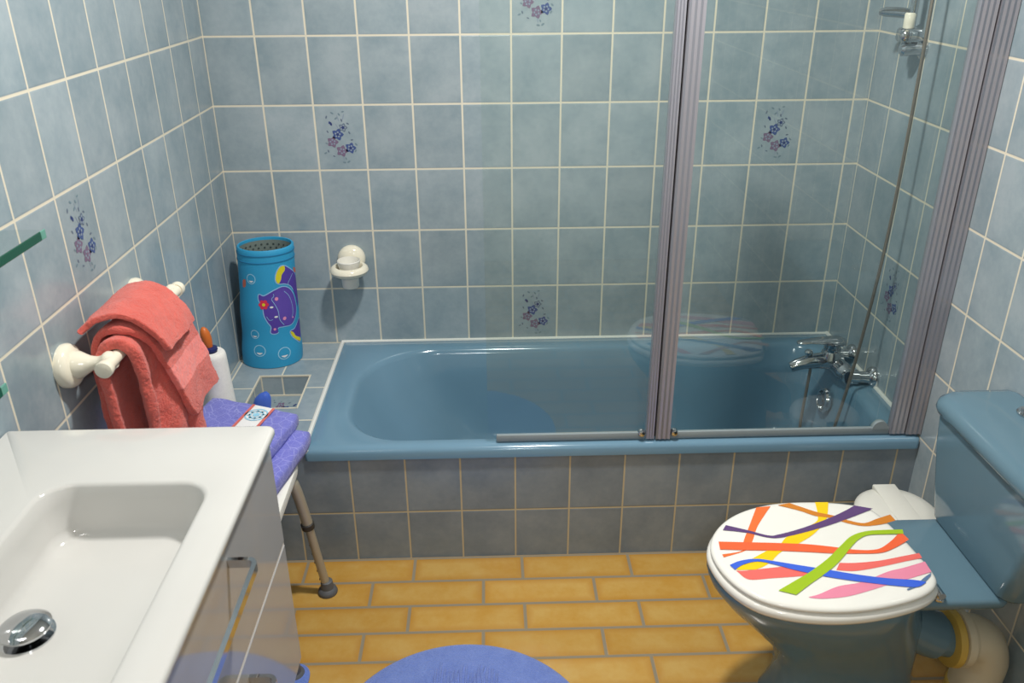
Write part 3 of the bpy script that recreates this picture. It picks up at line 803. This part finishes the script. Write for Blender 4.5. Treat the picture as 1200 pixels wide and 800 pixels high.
up_ = link('upper_fold', bmU, M['lav'], ft, True, 70)
zt = SZ + .0815
def strip(u0, u1, dz, va=.03, vb=.97):
    bm = bmesh.new(); rows = []
    for j in range(9):
        v = va + (vb - va) * j / 8
        rows.append([ptU(u0 + (u1 - u0) * i / 4, v) + Vector((0, 0, zt + dz)) for i in range(5)])
    loft(bm, rows, False, False, closed=False); return bm
wb = link('woven_band', strip(.50, .74, .0), M['white'], ft); wb['label'] = 'white woven band'
for (a, b) in ((.495, .525), (.715, .745)):
    link('band_border', strip(a, b, .0012), M['coral'], wb)
bm = bmesh.new(); c = ptU(.62, .20) + Vector((0, 0, zt + .0012))
for (ra, rb) in ((.030, .026), (.020, .016), (.009, 0.0005)):
    loft(bm, [[c + Vector((r * math.cos(2 * PI * k / 24), r * math.sin(2 * PI * k / 24), 0)) for k in range(24)] for r in (ra, rb)], False, False)
for k in range(8):
    a = 2 * PI * k / 8; d = Vector((math.cos(a), math.sin(a), 0)); q = Vector((-d.y, d.x, 0))
    quad(bm, [c + d * .010, c + d * .016 + q * .004, c + d * .026, c + d * .016 - q * .004])
link('emblem', bm, M['hippolight'] if False else M['bubble'], wb)
for p_ in (): pass

# ================================================================ TOILET
to = thing('toilet', 'blue close coupled toilet with striped white lid against the right wall', 'toilet', (1.6, -1.24, 0))
lid_px = [(1.301, -1.250), (1.316, -1.190), (1.357, -1.135), (1.415, -1.095), (1.490, -1.071), (1.570, -1.066), (1.645, -1.074), (1.700, -1.092), (1.722, -1.118), (1.738, -1.18), (1.748, -1.25),
          (1.754, -1.31), (1.748, -1.352), (1.715, -1.385), (1.655, -1.410), (1.570, -1.428), (1.490, -1.430), (1.415, -1.416), (1.357, -1.385), (1.316, -1.325)]
LC = Vector((1.53, -1.247, 0))
def lidloop(s, z, dx=0):
    P = smooth_loop([Vector((x, y, 0)) for x, y in lid_px], 5)
    return [Vector((LC.x + (p.x - LC.x) * s + dx, LC.y + (p.y - LC.y) * s, z)) for p in P]
def inset(d, z):
    P = smooth_loop([Vector((x, y, 0)) for x, y in lid_px], 5); n = len(P); out = []
    for i in range(n):
        e = (P[(i + 1) % n] - P[i - 1]).normalized(); nr = Vector((e.y, -e.x, 0))
        if nr.dot(P[i] - LC) > 0: nr = -nr
        out.append(Vector((P[i].x + nr.x * d, P[i].y + nr.y * d, z)))
    return out
# bowl and pedestal
bm = bmesh.new()
def ell(cx, cy, ax_, bx_, ay, z, n=48, p=2.0):
    out = []
    for k in range(n):
        a = 2 * PI * k / n; c, s = math.cos(a), math.sin(a)
        rx = ax_ if c < 0 else bx_
        out.append(Vector((cx + rx * abs(c) ** (2 / p) * (1 if c > 0 else -1), cy + ay * abs(s) ** (2 / p) * (1 if s > 0 else -1), z)))
    return out
TY = -1.243
loops = [ell(1.60, TY, .135, .215, .105, 0, p=2.6), ell(1.60, TY, .130, .21, .10, .012, p=2.6), ell(1.60, TY, .115, .205, .088, .06, p=2.5), ell(1.60, TY, .110, .20, .085, .12, p=2.4),
         ell(1.60, TY, .135, .20, .098, .19, p=2.2), ell(1.59, TY, .19, .20, .128, .26, p=2.1), ell(1.57, TY, .225, .20, .152, .32, p=2.1), ell(1.56, TY, .248, .20, .167, .365, p=2.1),
         ell(1.555, TY, .250, .205, .170, .385, p=2.1), ell(1.555, TY, .247, .203, .168, .398, p=2.1), ell(1.555, TY, .235, .195, .156, .402, p=2.1), ell(1.555, TY, .18, .15, .11, .400, p=2.1), ell(1.555, TY, .15, .12, .085, .33), ell(1.555, TY, .08, .07, .05, .2)]
loft(bm, loops); link('bowl', bm, M['pan'], to, True, 60)
bm = bmesh.new()
loft(bm, [rrect(1.66 + d, 1.90, -1.368 + d, -1.088 - d, [.01, .03, .03, .02], z, 6) for d, z in ((.06, .340), (.016, .364), (.004, .377), (0, .388), (.002, .396), (.008, .400), (.04, .401))])
link('cistern_deck', bm, M['pan'], to, True, 50)
bm = bmesh.new(); tube(bm, smooth_path([(1.76, TY, .235), (1.82, TY, .20), (1.862, TY, .184), (1.872, TY, .182)], 5), [.055] * 8 + [.045] * 8, 24); link('outlet_spigot', bm, M['pan'], to)
# seat ring and lid
bm = bmesh.new()
loft(bm, [inset(.012, .4025), inset(.003, .405), inset(-.001, .412), inset(-.001, .420), inset(.004, .4262), inset(.012, .4286), inset(.06, .4286), inset(.066, .422), inset(.066, .404)], False, False)
link('seat', bm, M['lidwhite'], to, True, 60)
bm = bmesh.new()
loft(bm, [inset(.018, .4292), inset(.008, .4303), inset(.005, .433), inset(.005, .437), inset(.008, .4405), inset(.013, .4424), inset(.020, .4430), lidloop(.8, .4434), lidloop(.4, .4434), lidloop(.05, .4434)])
LM = ['lidwhite', 's_orange', 's_red', 's_coral', 's_purple', 's_yellow', 's_brown', 's_green', 's_blue', 's_pink', 's_slate']
def lidz(p): return .4434
def stripe(pairs, m, lift, n=6):
    """pairs of crop pixels (edge a, edge b) along the ribbon"""
    def wp(q):
        r = on('z', .4434, 820 + q[0] / 4, 570 + q[1] / 4); return Vector((r.x, r.y, .4437 + lift))
    ea = smooth_path([wp(a) for a, b in pairs], n) if len(pairs) > 2 else [wp(a) for a, b in pairs]
    eb = smooth_path([wp(b) for a, b in pairs], n) if len(pairs) > 2 else [wp(b) for a, b in pairs]
    va = [bm.verts.new(p) for p in ea]; vb = [bm.verts.new(p) for p in eb]
    for i in range(len(va) - 1):
        f = bm.faces.new((va[i], va[i + 1], vb[i + 1], vb[i])); f.normal_update()
        if f.normal.z < 0: f.normal_flip()
        f.material_index = LM.index(m); f.tag = True
stripe([((265, 98), (332, 92)), ((232, 185), (272, 185)), ((205, 258), (246, 258)), ((200, 300), (215, 300)), ((105, 318), (112, 332))], 's_orange', .0003)
stripe([((540, 74), (602, 74)), ((552, 130), (600, 120)), ((540, 170), (590, 160)), ((415, 232), (535, 222)), ((375, 272), (455, 272)), ((312, 303), (380, 308)), ((240, 342), (335, 352)), ((175, 385), (300, 375)), ((190, 392), (262, 390))], 's_yellow', .0005)
stripe([((365, 88), (420, 78)), ((470, 115), (480, 98)), ((540, 138), (548, 120)), ((620, 150), (640, 140)), ((690, 172), (700, 160)), ((770, 186), (770, 172)), ((850, 178), (830, 152)), ((918, 160), (892, 132))], 's_brown', .0007)
stripe([((108, 205), (122, 182)), ((220, 218), (225, 206)), ((320, 240), (320, 230)), ((385, 240), (370, 226)), ((500, 214), (480, 196)), ((620, 178), (600, 152)), ((720, 142), (680, 115)), ((812, 105), (725, 90))], 's_purple', .0010)
stripe([((180, 402), (170, 394)), ((232, 436), (210, 395)), ((340, 430), (300, 385)), ((430, 424), (400, 375)), ((500, 418), (480, 372)), ((560, 412), (560, 385))], 's_coral', .0004)
stripe([((640, 392), (655, 358)), ((730, 396), (730, 358)), ((850, 376), (840, 348)), ((960, 352), (945, 328)), ((1042, 335), (1028, 312))], 's_coral', .0004)
stripe([((510, 518), (520, 522)), ((560, 505), (580, 526)), ((650, 468), (690, 516)), ((760, 448), (800, 487)), ((880, 400), (900, 455)), ((960, 380), (990, 430)), ((1055, 352), (1086, 400))], 's_pink', .0005)
stripe([((88, 260), (95, 296)), ((220, 263), (220, 300)), ((350, 266), (350, 302)), ((500, 272), (500, 308)), ((620, 284), (610, 314)), ((730, 298), (740, 316)), ((830, 296), (850, 312)), ((890, 262), (920, 286)), ((940, 212), (980, 250))], 's_red', .0013)
stripe([((368, 490), (452, 510)), ((440, 448), (520, 458)), ((520, 400), (600, 402)), ((600, 340), (662, 345)), ((660, 280), (710, 285)), ((710, 235), (745, 250)), ((780, 212), (790, 230)), ((870, 206), (870, 226)), ((950, 204), (955, 224))], 's_green', .0019)
stripe([((1085, 405), (1082, 420)), ((1055, 425), (1065, 440)), ((1020, 455), (1040, 462)), ((970, 482), (975, 488))], 's_slate', .0008)
stripe([((140, 370), (165, 392)), ((190, 350), (205, 368)), ((265, 341), (270, 354)), ((350, 352), (345, 366)), ((460, 370), (440, 392)), ((600, 392), (580, 422)), ((740, 415), (720, 444)), ((880, 432), (865, 462)), ((1005, 440), (1000, 474)), ((1062, 450), (1040, 466))], 's_blue', .0016)
ld = link('lid', bm, [M[k] for k in LM], to, True, 50); ld['label'] = 'white lid with multicoloured wavy stripes'
for y in (-1.345, -1.17):
    bm = bmesh.new(); lathe(bm, (1.752, y - .012, .4005), (0, 0, 1), [(0, .012), (.004, .012), (.006, .009), (.014, .009)], 18)
    tube(bm, [(1.752, y - .022, .414), (1.752, y + .01, .414)], .0075, 14); link('hinge', bm, M['chrome'], to)
# cistern
bm = bmesh.new()
def crect(xf, hw, z, r=.03): return rrect(xf, XR - .004, TY + .012 - hw, TY + .012 + hw, [.006, r, r, .006], z, 8)
loft(bm, [crect(1.874, .146, .400), crect(1.867, .155, .412), crect(1.863, .175, .48), crect(1.860, .205, .59), crect(1.860, .215, .652)])
link('cistern', bm, M['pan'], to, True, 50)
bm = bmesh.new()
def cl(xf, hw, z, r):
    out = []
    base = rrect(xf, XR - .003, TY - hw + .005, TY + hw + .005, [.008, r, r, .008], z, 8)
    for p in base:
        k = max(0, 1 - ((p.y - TY) / hw) ** 2); q = p.copy()
        if q.x < 1.95: q.x -= .018 * k
        out.append(q)
    return out
loft(bm, [cl(1.862, .228, .654, .04), cl(1.856, .236, .658, .045), cl(1.852, .242, .668, .05), cl(1.854, .240, .682, .05), cl(1.864, .228, .694, .05), cl(1.885, .205, .700, .05), cl(1.92, .15, .703, .04)])
link('cistern_lid', bm, M['pan'], to, True, 60)
bm = bmesh.new(); lathe(bm, (1.995, -1.118 - .02, .701), (0, 0, 1), [(0, .026), (.006, .027), (.010, .024), (.010, .019), (.014, .018), (.017, .012), (.018, .002)], 24); link('flush_button', bm, M['chrome'], to)

# waste pipe
wp_ = thing('waste_pipe', 'yellowed white plastic elbow pipe behind the toilet bowl', 'pipe', (1.95, TY, 0))
bm = bmesh.new(); lathe(bm, (1.868, TY, .182), (1, 0, -.05), [(0, .056), (.002, .066), (.016, .068), (.022, .06)], 28); link('rubber_collar', bm, M['pipeyellow'], wp_)
bm = bmesh.new(); lathe(bm, (1.890, TY, .180), (1, 0, -.05), [(0, .06), (.002, .066), (.018, .066), (.021, .058), (.03, .056)], 28); link('socket_ring', bm, M['pipewhite'], wp_)
bm = bmesh.new(); tube(bm, smooth_path([(1.905, TY, .180), (1.932, TY, .176), (1.955, TY, .158), (1.970, TY, .115), (1.968, TY, .07), (1.968, TY, .001)], 6), .055, 26); link('elbow', bm, M['pipewhite'], wp_)
bm = bmesh.new(); lathe(bm, (1.968, TY, 0.001), (0, 0, 1), [(0, .059), (.028, .059), (.032, .057), (.034, .054)], 26); link('floor_socket', bm, M['pipeyellow'], wp_)

# waste bin
wbn = thing('waste_bin', 'white plastic waste bin with domed flap lid behind the toilet', 'bin', (1.868, -.93, 0))
bm = bmesh.new(); bc = (1.872, -.940)
lathe(bm, (*bc, 0), (0, 0, 1), [(0, .072), (.003, .075), (.28, .092), (.285, .09)], 40, 0, True, True); link('bin_body', bm, M['binwhite'], wbn)
bm = bmesh.new(); lathe(bm, (*bc, .283), (0, 0, 1), [(0, .102), (.018, .104), (.024, .102), (.034, .089), (.041, .06), (.044, .03), (.045, .002)], 44); link('bin_lid', bm, M['binwhite'], wbn)
bm = bmesh.new(); box(bm, bc[0] - .03, bc[0] + .03, bc[1] - .075, bc[1] + .092, .312, .3283, .003, 2); link('flap', bm, M['binwhite'], wbn)

# ================================================================ RUGS
bm = bmesh.new(); RC = (.762, -1.366); R0 = .311
loft(bm, [[Vector((RC[0] + r * math.cos(2 * PI * k / 96), RC[1] + r * math.sin(2 * PI * k / 96), z)) for k in range(96)] for r, z in
          ((R0 - .006, .001), (R0, .004), (R0 + .001, .009), (R0 - .004, .014), (R0 - .012, .0165), (R0 - .03, .0175), (.2, .018), (.1, .018), (.02, .018))], True, True)
rg = thing('round_rug', 'round blue terry rug lying on ochre tiles in the middle', 'rug', (RC[0], RC[1], 0))
link('pile', bm, M['rug'], rg, True, 60)
bm = bmesh.new()
for k in range(15):
    x = RC[0] - .07 + .0105 * k; y = RC[1] + .195 + .012 * math.sin(k * 1.3)
    tube(bm, smooth_path([(x, y - .035, .018), (x + .002 * math.sin(k), y, .0205), (x + .003, y + .03 + .008 * math.sin(k * 2.1), .018)], 3), .0032, 6)
link('raised_ribs', bm, M['rug'], rg)
bm = bmesh.new()
loft(bm, [rrect(.13 + d, .384 - d, -1.42 + d, -1.100 - d, .04, z, 6) for d, z in ((.003, .001), (0, .003), (0, .007), (.003, .010), (.010, .0115), (.05, .012))])
tag(link('bath_mat', bm, M['mat2'], None), 'small blue mat on the floor half under the vanity and stool', 'mat')

# ================================================================ LIGHT
def lamp(name, shape, size, energy, col, loc, rot=(0, 0, 0), sy=None):
    l = bpy.data.lights.new(name, 'AREA'); l.shape = shape; l.size = size; l.energy = energy; l.color = col
    if sy: l.size_y = sy
    o = bpy.data.objects.new(name, l); COL.objects.link(o); o.location = loc; o.rotation_euler = rot; return o
lamp('ceiling_lamp', 'DISK', .16, 34, (1, .975, .93), (1.0, -1.08, 2.42))
lamp('left_fill', 'RECTANGLE', .5, 3.5, (1, .97, .93), (.10, -2.1, 1.98), (0, math.radians(-55), 0), .12)  # added fill light from the left, not a fitting of the room
lamp('front_lamp', 'DISK', .16, 6.5, (1, .98, .95), (.92, -2.95, 1.85), (math.radians(68), 0, 0))
w = bpy.data.worlds.new('world'); S.world = w; w.use_nodes = True
w.node_tree.nodes['Background'].inputs[0].default_value = (.8, .8, .8, 1); w.node_tree.nodes['Background'].inputs[1].default_value = .15
S.view_settings.view_transform = 'Standard'
S.view_settings.look = 'None'
S.view_settings.exposure = 0.12
